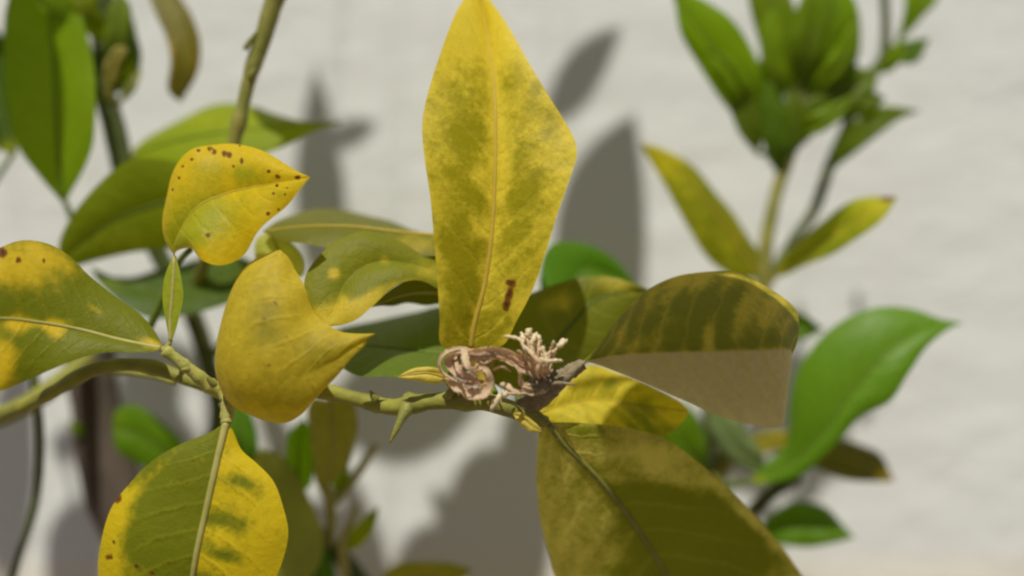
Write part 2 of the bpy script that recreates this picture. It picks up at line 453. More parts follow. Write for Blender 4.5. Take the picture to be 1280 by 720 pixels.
# stems on the right
tube("stem", [(1020, -60, 86, 6), (1010, 60, 86, 7), (990, 180, 86, 8), (972, 235, 86, 8), (958, 300, 84, 9), (952, 370, 84, 10), (935, 470, 86, 11), (880, 640, 90, 13), (800, 800, 95, 15)],
     M_twig, n=70, label="green stem of the shoot at the right")
tube("stem", [(*at(800, 800, 95), 4.6), (0, 95, -230, 5.5), (-60, 95, -330, 7), (-95, 95, -440, 9)], M_bark, mm=True, jit=.03)
tube("stem", [(1104, -40, 92, 5), (1106, 60, 92, 6), (1085, 100, 92, 6), (1040, 200, 92, 7), (1018, 262, 92, 7), (992, 300, 90, 7), (955, 360, 86, 7)], M_stem, n=50)
tube("stem", [(888, 500, 84, 9), (886, 545, 84, 9), (880, 600, 88, 9), (874, 660, 90, 9)], M_stem, n=20)
tube("stem", [(1000, 595, 80, 8), (965, 615, 82, 9), (940, 640, 84, 9), (880, 700, 90, 9), (850, 720, 92, 9)], M_stem, n=26)

for p in [((313, 96, 31), (320, 84, 30), 5), ((306, 62, 31), (321, 38, 31), 4), ((268, 482, -1), (258, 470, -3), 5), ((288, 497, -1), (294, 486, -3), 6), ((236, 462, -1), (226, 462, -3), 4), ((560, 496, -2), (566, 484, -4), 6), ((470, 500, 2), (462, 488, 1), 5)]:
    (a, b, r) = p
    tube("bud", [(a[0], a[1], a[2], r), ((a[0] + b[0]) / 2, (a[1] + b[1]) / 2, (a[2] + b[2]) / 2, r * .8), (b[0], b[1], b[2], r * .15)], M_twig, n=9, k=8, jit=.05)

# ------------------------------------------------------------------ leaf colours
G_fresh = (.085, .20, .012); G_lime = (.19, .30, .006); G_olive = (.16, .165, .018); G_deep = (.055, .10, .012); G_grey = (.16, .23, .09)
Y_gold = (.60, .47, .022); Y_pale = (.66, .54, .10); Y_olive = (.42, .34, .035); Y_lime = (.36, .42, .015)
def PT(px, py, d, r): return (px, py, d, r)

# ------------------------------------------------------------------ foreground leaves
# tall yellow leaf in the centre
pleaf(M=[(588, 440, 2), (593, 405, 1), (606, 355, 1), (615, 290, 2), (619, 210, 5), (619, 130, 11), (612, 60, 20), (597, -16, 34)],
      L=[(552, 432), (549, 395), (546, 330), (539, 262), (530, 200), (529, 150), (540, 100), (560, 38), (578, 2)],
      R=[(628, 432), (645, 402), (664, 365), (682, 318), (697, 270), (712, 224), (719, 200), (719, 180), (711, 160), (691, 128), (665, 85), (638, 38), (614, 2)],
      mat=leaf_mat((.32, .28, .008), (.76, .60, .06), .42, .45, 11, .9, .95), rib_mat=M_rib_yel, eL=-7, eR=-6, bulge=(1.2, 1.4), wave=.8, n=110, h=28,
      y0=.46, margin=.2, midyel=.3, rib_r=(.95, .3),
      yel=[(600, 20, 50, 55, 0, .7), (600, 222, 14, 14, 0, .4), (598, 290, 12, 12, 0, .3), (575, 330, 26, 70, 0, -.35), (580, 180, 26, 60, 0, -.2), (660, 230, 25, 80, 15, -.25), (675, 190, 25, 30, 0, .25), (610, 420, 14, 24, 0, -.15), (630, 200, 10, 120, 0, .2)],
      spots=[(640, 353, 9, 6), (637, 367, 6, 16, 15), (633, 381, 6, 10, 10)],
      pet=[PT(612, 498, 3, 6), PT(600, 470, 4, 6)], label="tall upright yellow leaf mottled olive with a dark nick near its base")

# spotted yellow leaf
pleaf(M=[(217, 318, 6), (226, 288, 3), (248, 258, 2), (290, 240, 3), (340, 230, 0), (388, 222, -6)],
      L=[(206, 296), (204, 262), (212, 222), (236, 192), (265, 181), (292, 178), (330, 190), (366, 210)],
      R=[(226, 311), (238, 310), (253, 325), (272, 333), (296, 323), (320, 297), (345, 268), (370, 243)],
      mat=leaf_mat((.38, .38, .015), (.66, .48, .012), .36, .45, 8, .4, .6), rib_mat=M_rib_yel, eL=6, eR=-7, bulge=(2.5, 2.4), wave=1.2, n=100, h=28,
      y0=.62, margin=.4, yel=[(255, 270, 40, 26, -30, -.45), (300, 215, 40, 12, 10, -.4), (345, 215, 30, 14, 10, .3), (230, 300, 18, 24, 0, -.5), (285, 215, 10, 30, 0, .4)],
      spots=[(248, 188, 3.5), (262, 186, 4, 5), (268, 190, 4, 6, 30), (280, 192, 4, 6), (287, 194, 5, 6), (302, 201, 3.5, 6), (240, 199, 3.5), (228, 208, 3), (224, 222, 3), (336, 214, 3.5), (347, 221, 5, 5),
             (372, 222, 6, 4), (346, 232, 3), (342, 242, 3), (335, 267, 3.5), (348, 262, 3), (300, 182, 2.5), (216, 237, 2.5), (260, 294, 5, 4), (292, 208, 3), (356, 243, 2.5), (359, 235, 2)],
      rib=.5, spot_k=.82, label="yellow leaf with rusty brown specks along its margin")
# its winged stalk
pleaf(M=[(213, 432, 2), (213, 400, 3), (216, 360, 4), (218, 316, 6)], L=[(207, 400), (203, 372), (206, 345)], R=[(222, 404), (229, 370), (225, 340)],
      mat=leaf_mat((.30, .36, .02), (.44, .46, .04), .45, .5, 4, .2, .3), rib_mat=M_rib_pale, y0=.4, n=26, h=8, bulge=(.3, .3), wave=.1, rib_r=(.6, .6), label="small winged leaf stalk below the speckled leaf",
      pet=[PT(206, 438, 2, 4)])
tube("twig", [(182, 420, 30, 5), (205, 370, 26, 5), (222, 330, 22, 4), (238, 312, 16, 4)], M_rib_green, n=16)

# large leaf at the left edge
pleaf(M=[(204, 436, 1), (150, 425, 0), (100, 412, -2), (50, 403, -6), (0, 398, -12), (-60, 402, -20), (-120, 420, -28)],
      L=[(196, 418), (178, 396), (148, 373), (112, 345), (86, 320), (60, 305), (30, 300), (0, 309), (-50, 335), (-95, 380)],
      R=[(190, 440), (170, 441), (132, 440), (90, 452), (50, 468), (20, 481), (-5, 491), (-50, 495), (-95, 460)],
      mat=leaf_mat((.17, .19, .010), (.62, .45, .025), .34, .45, 11, .5, .6), rib_mat=M_rib_pale, eL=9, eR=-3, bulge=(1.5, 1.2), wave=.6, n=100, h=26,
      y0=.06, yel=[(10, 330, 75, 26, 15, .8), (60, 318, 40, 14, 25, .55), (-60, 380, 50, 70, 0, .7), (22, 404, 16, 12, 0, .75), (70, 411, 14, 13, 0, .85), (45, 405, 40, 6, 0, .4), (120, 388, 12, 5, 45, .5), (190, 430, 20, 8, 20, .7), (0, 460, 22, 34, 0, .75), (5, 440, 20, 10, 0, .4)],
      spots=[(3, 316, 8, 8), (23, 325, 4, 4), (55, 326, 3, 3)], pet=[PT(212, 442, 2, 6)], label="green leaf with orange yellow patches, tip beyond the left edge")

# broad leaf at the bottom left
pleaf(M=[(283, 526, 0), (276, 556, -2), (266, 600, -4), (256, 645, -5), (246, 690, -6), (240, 730, -5), (236, 780, -2), (236, 830, 4)],
      L=[(262, 541), (228, 554), (192, 574), (162, 604), (138, 640), (125, 680), (122, 722), (135, 775), (180, 820)],
      R=[(291, 538), (302, 562), (322, 580), (342, 602), (355, 636), (360, 670), (353, 702), (338, 735), (310, 780), (270, 815)],
      mat=leaf_mat((.17, .19, .010), (.64, .49, .018), .36, .45, 10, .5, .9), rib_mat=M_rib_pale, eL=3, eR=4, bulge=(1.6, 1.6), wave=.5, n=110, h=28,
      y0=.02, side=(0, .80), margin=.18, rib_r=(1.15, .7),
      yel=[(150, 640, 18, 40, 20, .65), (135, 700, 22, 50, 0, .7), (185, 600, 40, 8, -40, .25), (170, 715, 20, 16, 0, .3), (228, 605, 24, 10, 0, .3), (252, 575, 14, 8, 0, .25), (292, 602, 36, 11, 8, -.48), (318, 608, 18, 12, 20, -.25), (274, 646, 34, 13, 8, -.45), (300, 658, 26, 12, 15, -.3), (268, 690, 36, 11, 10, -.45), (292, 698, 22, 10, 12, -.25), (264, 725, 32, 10, 8, -.45), (270, 620, 10, 20, 0, -.2), (262, 668, 10, 20, 0, -.2), (330, 628, 18, 8, 30, -.15), (325, 650, 14, 60, 0, .15), (300, 625, 20, 6, 15, .2)],
      spots=[(146, 625, 7, 6), (142, 678, 3.5, 3.5), (136, 696, 6, 5), (171, 708, 4, 4), (150, 620, 4, 3), (190, 717, 5, 3)],
      pet=[PT(284, 505, 2, 9)], label="broad leaf, green on one half and yellow on the other")

# curled yellow leaf
pleaf(M=[(350, 312, 0), (332, 350, -6), (320, 400, -12), (330, 450, -15), (365, 470, -13), (410, 455, -10), (440, 435, -8), (470, 417, -7)],
      L=[(318, 326, 2), (298, 346, 2), (280, 382, 1), (271, 425, 0), (273, 465, -2), (286, 502, -2), (312, 522, -2), (346, 531, -3), (372, 520, -4), (396, 490, -5), (419, 465, -6), (436, 446, -6), (454, 427, -6)],
      R=[(364, 326, 0), (376, 350, -2), (386, 374, -4), (399, 398, -5), (413, 409, -6), (430, 415, -7), (450, 417, -7)],
      mat=leaf_mat((.30, .25, .015), (.57, .44, .035), .36, .5, 9, .5, .7), rib_mat=M_rib_yel, bulge=(3.5, 2.0), wave=1.0, n=90, h=26, rib=0,
      y0=.66, margin=.2, yel=[(330, 400, 20, 30, 0, -.35), (350, 490, 40, 20, 0, -.15), (400, 440, 30, 20, 0, -.3), (340, 330, 30, 30, 0, .2)],
      spots=[(358, 422, 2.4), (338, 456, 6, 1.6, -20), (345, 380, 7, 1.6, 50), (330, 398, 6, 1.4, 40)], label="dull yellow leaf curled into a cup")
# pale green blade behind it
pleaf(M=[(352, 345, 26), (350, 325, 26), (345, 305, 27), (335, 290, 30)], L=[(325, 340), (318, 318), (322, 298)], R=[(378, 345), (378, 322), (362, 302)],
      mat=leaf_mat((.42, .44, .08), (.52, .50, .12), .5, .55, 5, .4, .3), rib_mat=M_rib_pale, y0=.4, n=24, h=8, pet=[PT(360, 440, 16, 5), PT(356, 390, 22, 5)], label="pale green blade behind the curled leaf")

# green leaf with a yellow lower margin
pleaf(M=[(585, 366, 15), (545, 340, 13.5), (510, 330, 12), (470, 328, 10), (435, 350, 6), (410, 408, 0)],
      L=[(560, 366, 10), (530, 352, 8), (505, 353, 6), (486, 363, 4), (468, 381, 2), (448, 398, 0), (428, 406, 0)],
      R=[(560, 332, 18), (535, 318, 18), (505, 304, 17), (475, 292, 15), (452, 289, 13), (425, 298, 11), (400, 319, 8), (382, 344, 5), (382, 375, 2), (396, 400, 1)],
      mat=leaf_mat((.22, .23, .014), (.64, .50, .05), .36, .46, 9, .25, .35), rib_mat=M_rib_pale, bulge=(1.5, 1.5), wave=.3, n=90, h=26, rib=.0,
      y0=.02, yel=[(415, 395, 40, 22, -10, .9), (460, 378, 34, 12, -40, .75), (500, 356, 30, 7, -20, .4), (417, 342, 9, 9, 0, .9), (480, 325, 9, 8, 0, .45), (430, 378, 6, 14, 0, .3), (530, 335, 30, 14, 20, .35), (560, 345, 25, 20, 0, .3)],
      pet=[PT(606, 485, 8, 5), PT(604, 420, 14, 5)], label="green leaf with one yellow dot and a yellow lower margin")
# its underside folded below
pleaf(M=[(575, 368, 14), (540, 366, 14), (505, 369, 13), (462, 384, 10)], L=[(560, 380), (530, 380), (495, 381)], R=[(560, 352), (530, 348), (500, 354)],
      mat=leaf_mat((.14, .15, .02), Y_olive, .3, .5, 7, .5, .3), rib_mat=M_rib_pale, y0=.15, n=34, h=9, eL=6, bulge=(.6, .6), pet=[PT(604, 470, 10, 4), PT(598, 405, 16, 4)])

# narrow olive leaf above, seen edge on
pleaf(M=[(575, 300, 24), (545, 294, 22), (500, 290, 20), (440, 283, 20), (380, 283, 21), (328, 289, 24)],
      L=[(555, 318, 16), (500, 318, 13), (440, 314, 12), (385, 306, 15), (350, 300, 19)],
      R=[(550, 297, 30), (515, 288, 38), (480, 274, 44), (440, 264, 46), (392, 262, 42), (355, 272, 34)],
      mat=leaf_mat((.15, .155, .016), Y_olive, .3, .42, 9, .6, .35), rib_mat=M_rib_yel, bulge=(.8, .8), wave=.4, n=70, h=16, y0=.1,
      yel=[(520, 305, 40, 20, 0, .5), (430, 305, 90, 8, 0, .25)], rib_r=(.55, .25), pet=[PT(612, 470, 10, 5), PT(615, 380, 20, 5)], label="narrow olive leaf folded along its midrib")
pleaf(M=[(600, 330, 28), (560, 322, 26), (530, 318, 24), (505, 312, 22)], L=[(580, 345), (545, 332), (520, 322)], R=[(580, 312), (545, 306), (522, 306)],
      mat=leaf_mat((.16, .17, .02), Y_olive, .35, .45, 6, .5, .3), rib_mat=M_rib_yel, y0=.4, n=28, h=8, pet=[PT(614, 460, 12, 4)])

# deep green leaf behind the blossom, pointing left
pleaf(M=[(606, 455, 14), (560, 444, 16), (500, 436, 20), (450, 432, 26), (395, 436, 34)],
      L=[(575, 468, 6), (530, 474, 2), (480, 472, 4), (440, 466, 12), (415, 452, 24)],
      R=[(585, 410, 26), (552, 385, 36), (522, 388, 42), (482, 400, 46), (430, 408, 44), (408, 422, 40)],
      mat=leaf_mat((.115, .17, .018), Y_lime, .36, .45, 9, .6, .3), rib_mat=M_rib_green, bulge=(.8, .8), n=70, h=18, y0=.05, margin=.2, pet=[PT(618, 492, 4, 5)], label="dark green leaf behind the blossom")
# leaf behind right of the blossom: half in the tall leaf's shadow
pleaf(M=[(645, 496, 8), (682, 445, 16), (715, 405, 24), (750, 372, 28), (812, 362, 31)],
      L=[(606, 468, 14), (616, 425, 18), (628, 400, 21), (650, 374, 24), (685, 358, 27), (730, 346, 29), (764, 346, 30), (792, 354, 29)],
      R=[(695, 478, 17), (725, 460, 24), (752, 440, 27), (775, 412, 29), (796, 385, 31)],
      mat=leaf_mat((.17, .185, .018), (.50, .42, .06), .34, .45, 8, .6, .5), rib_mat=M_rib_green, bulge=(1, 1), n=80, h=22, y0=.1,
      yel=[(700, 378, 26, 14, -10, .55), (772, 356, 30, 14, 10, .6), (735, 420, 22, 30, 0, .1)], pet=[PT(650, 508, 2, 6)], label="green leaf half in the shade of the tall leaf")

# folded leaf on the right
pleaf(M=[(728, 452, -4), (770, 444, -8), (830, 440, -13), (890, 438, -16), (945, 436, -15), (985, 436, -9), (988, 446, 4), (975, 455, 14)],
      L=[(752, 428, 0), (776, 394, 5), (810, 362, 8), (850, 345, 10), (900, 338, 10), (928, 341, 10), (955, 357, 9), (985, 377, 8), (998, 396, 7), (990, 425, 8)],
      R=[(745, 455, -3), (790, 473, -5), (850, 498, -7), (900, 521, -8), (945, 532, -8), (976, 531, -6), (981, 508, -3), (985, 470, 3)],
      mat=leaf_mat((.20, .20, .010), (.56, .45, .06), .36, .5, 12, 1.8, .7, .2, (.58, .50, .28)), rib_mat=M_rib_pale, bulge=(1.4, .6), wave=.3, n=100, h=26, rib=.0,
      y0=.18, side=(0, .3), yel=[(830, 370, 40, 16, -25, .25), (930, 400, 20, 30, 20, .2), (775, 420, 14, 20, 20, .3), (870, 345, 60, 16, -5, .6), (965, 380, 36, 34, 40, .6), (885, 425, 8, 20, 5, .6), (840, 400, 12, 10, 0, .3), (800, 430, 40, 12, -15, .35), (790, 375, 20, 30, 40, .15)],
      pet=[PT(672, 500, -1, 11), PT(700, 478, -3, 9)], pet_mat=M_calyx, label="leaf folded along its midrib, olive above, painted buff with sky sheen below")
# yellow leaf beneath it
pleaf(M=[(664, 520, 8), (700, 508, 14), (745, 500, 17), (800, 506, 19), (862, 514, 20)],
      L=[(676, 505, 12), (694, 484, 16), (716, 464, 19), (742, 457, 21), (772, 465, 22), (812, 482, 22), (848, 500, 21)],
      R=[(680, 527, 10), (722, 531, 11), (762, 537, 12), (800, 548, 13), (832, 545, 15), (852, 529, 18)],
      mat=leaf_mat((.20, .22, .015), (.66, .54, .045), .38, .45, 8, 1.0, .5), rib_mat=M_rib_yel, bulge=(1.2, 1.2), wave=.5, n=80, h=20, rib=.6,
      y0=.70, yel=[(800, 515, 22, 30, 0, -.35), (830, 540, 24, 10, 0, -.4), (765, 480, 12, 8, 0, -.3), (845, 510, 18, 12, 0, .1)], pet=[PT(646, 516, 1, 6)], label="bright yellow leaf streaked green under the folded leaf")
# big leaf at the bottom right
pleaf(M=[(684, 528, 1), (705, 555, 4), (742, 592, 9), (782, 640, 17), (816, 690, 26), (842, 735, 34), (900, 830, 52)],
      L=[(674, 540), (671, 575), (671, 610), (676, 655), (687, 695), (698, 728), (740, 790), (820, 830)],
      R=[(708, 528), (745, 530), (785, 535), (832, 549), (872, 577), (920, 620), (960, 662), (992, 704), (1010, 740), (1000, 800)],
      mat=leaf_mat((.18, .19, .008), (.60, .52, .12), .30, .5, 10, .9, .7), rib_mat=M_twig, eL=2, eR=1, bulge=(2, 2), wave=.6, n=110, h=26,
      y0=.60, margin=.1, rib_r=(1.0, .6), yel=[(830, 590, 50, 18, 35, .3), (880, 665, 95, 55, 25, -.95), (835, 710, 40, 60, 0, -.6), (800, 620, 20, 10, 0, -.3), (742, 540, 40, 12, 5, -.4), (850, 590, 50, 20, 35, .15), (940, 650, 60, 8, 43, .45), (760, 610, 30, 8, 45, -.2), (770, 715, 20, 10, 0, -.4)],
      pet=[PT(668, 518, 3, 8)], label="large leaf, buff yellow with a dark green patch, at the bottom")
# small yellow bracts by the blossom
pleaf(M=[(558, 472, -1), (535, 466, -3), (515, 468, -4), (497, 472, -3)], L=[(545, 480), (520, 476), (506, 474)], R=[(548, 460), (525, 459), (508, 464)],
      mat=leaf_mat(Y_olive, Y_pale, .3, .5, 4, .2, .2), rib_mat=M_rib_yel, y0=.95, n=20, h=6, bulge=(.8, .5), wave=.3, label="small pale yellow bract beside the blossom", pet=[PT(570, 492, 0, 4)])
pleaf(M=[(640, 516, -2), (655, 524, -4), (668, 534, -4), (680, 540, -3)], L=[(650, 516), (664, 524)], R=[(648, 528), (664, 540)],
      mat=leaf_mat(Y_olive, Y_pale, .3, .5, 4, .2, .2), rib_mat=M_rib_yel, y0=.8, n=14, h=5, bulge=(.4, .4), rib=.5)

# ------------------------------------------------------------------ middle distance leaves
# two green leaves behind the speckled one: a bright upper and a duller lower
pleaf(M=[(160, 197, 64), (220, 176, 60), (290, 164, 58), (360, 157, 57), (430, 152, 58)],
      L=[(172, 182, 70), (194, 166, 72), (228, 147, 73), (270, 132, 73), (312, 130, 71), (348, 145, 65), (390, 154, 60)],
      R=[(190, 203, 58), (235, 209, 54), (295, 204, 52), (345, 188, 53), (388, 166, 56)],
      mat=leaf_mat((.24, .31, .006), (.44, .46, .02), .40, .45, 9, .4, .35), rib_mat=M_rib_green, bulge=(1, 1), n=60, h=16, y0=.15, yel=[(270, 150, 90, 20, 0, .25)], pet=[PT(160, 225, 74, 6)], label="bright green leaf with a long pointed tip behind the speckled leaf")
pleaf(M=[(282, 246, 48), (225, 248, 49), (150, 272, 50), (100, 305, 52), (74, 330, 55)],
      L=[(262, 222, 46), (230, 206, 45), (190, 198, 45), (155, 203, 45), (118, 235, 47), (90, 270, 49), (74, 302, 52)],
      R=[(270, 285, 53), (240, 302, 54), (205, 311, 55), (160, 316, 55), (120, 326, 55), (92, 333, 55)],
      mat=leaf_mat((.19, .24, .008), (.36, .38, .03), .36, .48, 9, .5, .5), rib_mat=M_rib_green, bulge=(1.2, 1.2), n=60, h=16, y0=.15, yel=[(170, 300, 60, 16, -10, .35), (100, 270, 20, 30, 0, -.1)], pet=[PT(286, 236, 37, 5)], label="broad dull green leaf behind the speckled leaf, below the bright one")
# leaf hanging top left, lit on its right half
pleaf(M=[(80, 256, 60), (74, 200, 58), (70, 130, 58), (66, 60, 60), (58, -10, 64), (50, -60, 68)],
      L=[(46, 216), (22, 182), (9, 130), (4, 70), (8, 10), (25, -40)],
      R=[(104, 212), (118, 172), (120, 120), (113, 62), (100, 10), (76, -40)],
      mat=leaf_mat(G_lime, Y_lime, .36, .36, 9, .4, .25), rib_mat=M_rib_green, eL=-3, eR=-4, n=50, h=14, y0=.1, pet=[PT(165, 250, 74, 6), PT(108, 292, 66, 6)], label="hanging bright green leaf at the top left")
pleaf(M=[(20, 195, 70), (6, 150, 70), (-8, 90, 72), (-20, 20, 76)], L=[(-10, 180), (-40, 120), (-45, 60)], R=[(26, 165), (30, 120), (14, 60)],
      mat=leaf_mat(G_deep, Y_lime, .3, .4, 8, .4, .3), rib_mat=M_rib_green, n=34, h=10, y0=.05, yel=[(15, 190, 18, 22, 0, .7)], pet=[PT(-70, 330, 66, 5), PT(-25, 255, 69, 4)])
tube("twig", [(-60, 545, 46, 8), (-110, 440, 56, 7), (-70, 330, 66, 6), (-80, 200, 70, 5), (-110, 60, 72, 4)], M_stem, n=30)
pleaf(M=[(138, 118, 74), (148, 95, 70), (152, 60, 68), (140, 20, 70), (120, -20, 76)], L=[(128, 100, 72), (118, 70, 72), (112, 30, 74)], R=[(165, 108, 72), (176, 76, 72), (172, 45, 72), (156, 5, 74)],
      mat=leaf_mat(G_deep, Y_lime, .3, .42, 7, .4, .3), rib_mat=M_rib_green, n=34, h=10, y0=.1, yel=[(160, 92, 12, 26, 20, .45)], pet=[PT(134, 140, 72, 5)], label="dark folded leaf on the upright stem")
pleaf(M=[(136, 112, 66), (140, 88, 64), (148, 68, 62), (160, 60, 62)], L=[(128, 96), (134, 72), (146, 58)], R=[(146, 100), (152, 80), (158, 68)],
      mat=leaf_mat((.3, .28, .06), (.5, .42, .12), .3, .5, 5, .3, .3), rib_mat=M_rib_yel, n=18, h=6, y0=.6, pet=[PT(134, 130, 70, 4)])
pleaf(M=[(150, 128, 68), (160, 112, 66), (170, 98, 66), (178, 88, 68)], L=[(152, 116), (162, 100)], R=[(162, 122), (172, 106)], mat=leaf_mat(G_grey, Y_pale, .3, .5, 5, .3, .3), rib_mat=M_rib_pale, n=14, h=5, y0=.4, pet=[PT(140, 140, 72, 3)])
pleaf(M=[(190, -45, 76), (204, -10, 72), (222, 35, 68), (232, 75, 67), (226, 128, 70)], L=[(206, -30), (228, 0), (246, 35), (251, 62), (245, 95)], R=[(182, -25), (190, 8), (206, 42), (213, 75), (210, 112)],
      mat=leaf_mat((.15, .13, .018), (.36, .27, .05), .3, .42, 8, .4, .4), rib_mat=M_branch, eL=3, eR=-2, bulge=(.3, .3), n=40, h=12, y0=.15, yel=[(240, 80, 16, 40, 0, .25), (214, 65, 6, 22, 0, .6)], pet=[PT(150, -50, 72, 6), PT(170, -62, 74, 5)], label="drooping olive brown leaf at the top")  # narrow yellow streak paints a lit sliver into the leaf colour
# more leaves crowding the top left corner
pleaf(M=[(128, 10, 70), (100, 0, 62), (70, -12, 56), (30, -30, 54)], L=[(110, -22), (80, -36), (50, -45)], R=[(110, 28), (85, 36), (55, 10)],
      mat=leaf_mat(G_lime, Y_lime, .36, .4, 7, .4, .3), rib_mat=M_rib_green, n=26, h=8, y0=.15, pet=[PT(134, 20, 72, 5)])
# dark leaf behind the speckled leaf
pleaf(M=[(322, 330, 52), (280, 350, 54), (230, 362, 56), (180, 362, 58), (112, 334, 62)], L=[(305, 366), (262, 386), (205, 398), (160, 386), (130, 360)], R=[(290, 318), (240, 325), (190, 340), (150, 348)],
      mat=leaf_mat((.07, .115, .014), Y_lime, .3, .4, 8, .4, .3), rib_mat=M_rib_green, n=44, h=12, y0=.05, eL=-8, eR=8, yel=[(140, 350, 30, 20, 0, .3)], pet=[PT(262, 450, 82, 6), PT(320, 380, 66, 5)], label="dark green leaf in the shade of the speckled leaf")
# leaf behind the centre, bright green
pleaf(M=[(700, 420, 40), (712, 375, 52), (735, 335, 60), (800, 362, 64)], L=[(680, 380), (676, 330), (692, 304), (730, 304), (770, 325)], R=[(722, 405), (745, 380), (775, 370)],
      mat=leaf_mat(G_fresh, Y_lime, .42, .4, 7, .4, .2), rib_mat=M_rib_green, n=36, h=10, y0=.15, pet=[PT(660, 512, 8, 5), PT(680, 460, 26, 5)], label="bright green leaf behind the tall leaf")
# lower left small leaves
pleaf(M=[(232, 585, 80), (205, 562, 76), (175, 545, 74), (140, 535, 74)], L=[(205, 590), (172, 580), (146, 562)], R=[(228, 552), (200, 525), (170, 506), (146, 512)],
      mat=leaf_mat((.12, .24, .008), Y_lime, .42, .45, 6, .4, .3), rib_mat=M_rib_green, n=30, h=10, y0=.1, yel=[(150, 530, 16, 26, 0, .25)], pet=[PT(262, 600, 90, 6)], label="small green leaf beside the trunk")
pleaf(M=[(108, 545, 86), (98, 538, 84), (84, 530, 82)], L=[(100, 546), (92, 542)], R=[(104, 532), (94, 528)], mat=leaf_mat(G_lime, Y_lime, .4, .4, 4, .3, .2), rib_mat=M_rib_green, n=12, h=4, y0=.2, pet=[PT(122, 548, 93, 3)])
pleaf(M=[(300, 575, 66), (302, 548, 62), (300, 520, 62), (288, 490, 64)], L=[(284, 565), (280, 535), (282, 510)], R=[(322, 568), (320, 540), (310, 510)], mat=leaf_mat(G_fresh, Y_lime, .36, .4, 6, .3, .2), rib_mat=M_rib_green, n=22, h=7, y0=.1, pet=[PT(312, 580, 70, 5)])
pleaf(M=[(374, 618, 62), (374, 580, 58), (376, 550, 58), (380, 522, 60)], L=[(360, 600), (356, 570), (362, 540)], R=[(390, 604), (393, 570), (390, 540)], mat=leaf_mat((.17, .32, .008), Y_lime, .5, .45, 7, .3, .2), rib_mat=M_rib_green, n=26, h=8, y0=.1, pet=[PT(380, 640, 70, 5)], label="small bright green leaf above the lower stem")
pleaf(M=[(335, 735, 60), (345, 690, 56), (350, 640, 55), (340, 600, 56), (325, 560, 60)], L=[(300, 720), (300, 660), (305, 600)], R=[(385, 725), (405, 680), (385, 620), (358, 575)], mat=leaf_mat((.34, .36, .08), (.48, .42, .08), .45, .5, 8, .4, .5), rib_mat=M_rib_pale, n=36, h=12, y0=.2, pet=[PT(400, 760, 72, 6)], label="dull green leaf behind the broad leaf")
pleaf(M=[(412, 500, 44), (416, 540, 44), (416, 575, 46), (402, 612, 50)], L=[(440, 495), (447, 530), (440, 570), (420, 600)], R=[(388, 500), (386, 535), (392, 572), (394, 600)], mat=leaf_mat((.24, .23, .04), (.44, .38, .08), .40, .5, 7, .4, .4), rib_mat=M_rib_pale, n=34, h=10, y0=.35, eL=4, eR=4, pet=[PT(420, 494, 11, 6), PT(414, 488, 30, 5)], label="dull olive leaf hanging under the branch")
pleaf(M=[(420, 620, 62), (428, 600, 60), (434, 578, 60)], L=[(414, 606), (422, 588)], R=[(432, 608), (438, 592)], mat=leaf_mat(G_lime, Y_lime, .4, .4, 4, .3, .2), rib_mat=M_rib_green, n=14, h=5, y0=.4, pet=[PT(413, 634, 62, 3)])
pleaf(M=[(418, 760, 68), (400, 720, 64), (385, 690, 62), (360, 660, 62)], L=[(420, 720), (410, 690), (385, 668)], R=[(395, 745), (370, 715), (360, 685)], mat=leaf_mat(G_fresh, Y_lime, .38, .4, 6, .3, .2), rib_mat=M_rib_green, n=24, h=7, y0=.1, pet=[PT(450, 740, 74, 5)])
pleaf(M=[(462, 745, 70), (510, 722, 66), (550, 716, 64), (592, 712, 62)], L=[(500, 755), (550, 745)], R=[(490, 708), (530, 702), (565, 704)], mat=leaf_mat((.22, .24, .03), Y_olive, .36, .45, 6, .4, .3), rib_mat=M_rib_pale, n=24, h=8, y0=.5, pet=[PT(465, 760, 76, 5)], label="yellow green leaf at the bottom edge")

# ------------------------------------------------------------------ leaves on the right
G_shoot = (.18, .30, .005); G_shade = (.14, .21, .010)
pleaf(M=[(955, 350, 84), (925, 310, 80), (890, 260, 76), (845, 210, 74), (800, 180, 66)], L=[(915, 345), (880, 318), (858, 280), (835, 240), (815, 205)], R=[(952, 320), (930, 288), (900, 245), (862, 205), (828, 185)],
      mat=leaf_mat((.20, .22, .012), (.50, .45, .02), .42, .42, 9, .6, .9), rib_mat=M_rib_yel, n=44, h=12, y0=.36, eL=-3, eR=4, yel=[(825, 200, 30, 25, 40, .5), (925, 320, 20, 20, 0, -.1)], pet=[PT(953, 372, 84, 5)], label="narrow yellow leaf at the foot of the right shoot")
pleaf(M=[(962, 350, 84), (1005, 318, 72), (1050, 288, 64), (1090, 262, 58), (1122, 246, 56)], L=[(980, 318), (1015, 288), (1048, 260), (1085, 246)], R=[(990, 340), (1030, 322), (1070, 300), (1105, 272)],
      mat=leaf_mat((.22, .26, .012), (.50, .48, .02), .42, .42, 9, .6, .8), rib_mat=M_rib_yel, n=40, h=12, y0=.35, eL=6, eR=-4, yel=[(1100, 260, 24, 18, 0, .4)], spots=[(1110, 247, 10, 6)], pet=[PT(953, 372, 84, 5)], label="yellow green leaf with a brown tip")
def shoot(M, L, R, g, y0=.08, y=Y_lime, att=(985, 195, 86), lab=None, **kw):
    pleaf(M=M, L=L, R=R, mat=leaf_mat(g, y, .36, .38, 7, .35, .25), rib_mat=M_rib_green, n=30, h=9, y0=y0, pet=[PT(*att, 4)], label=lab, **kw)
shoot([(945, 175, 84), (928, 120, 78), (900, 70, 74), (868, 30, 72), (835, -15, 72)], [(905, 130), (872, 80), (850, 40), (844, 5)], [(955, 120), (945, 70), (915, 25), (872, -5)], G_shoot, .12, lab="large green leaf at the left of the right shoot")
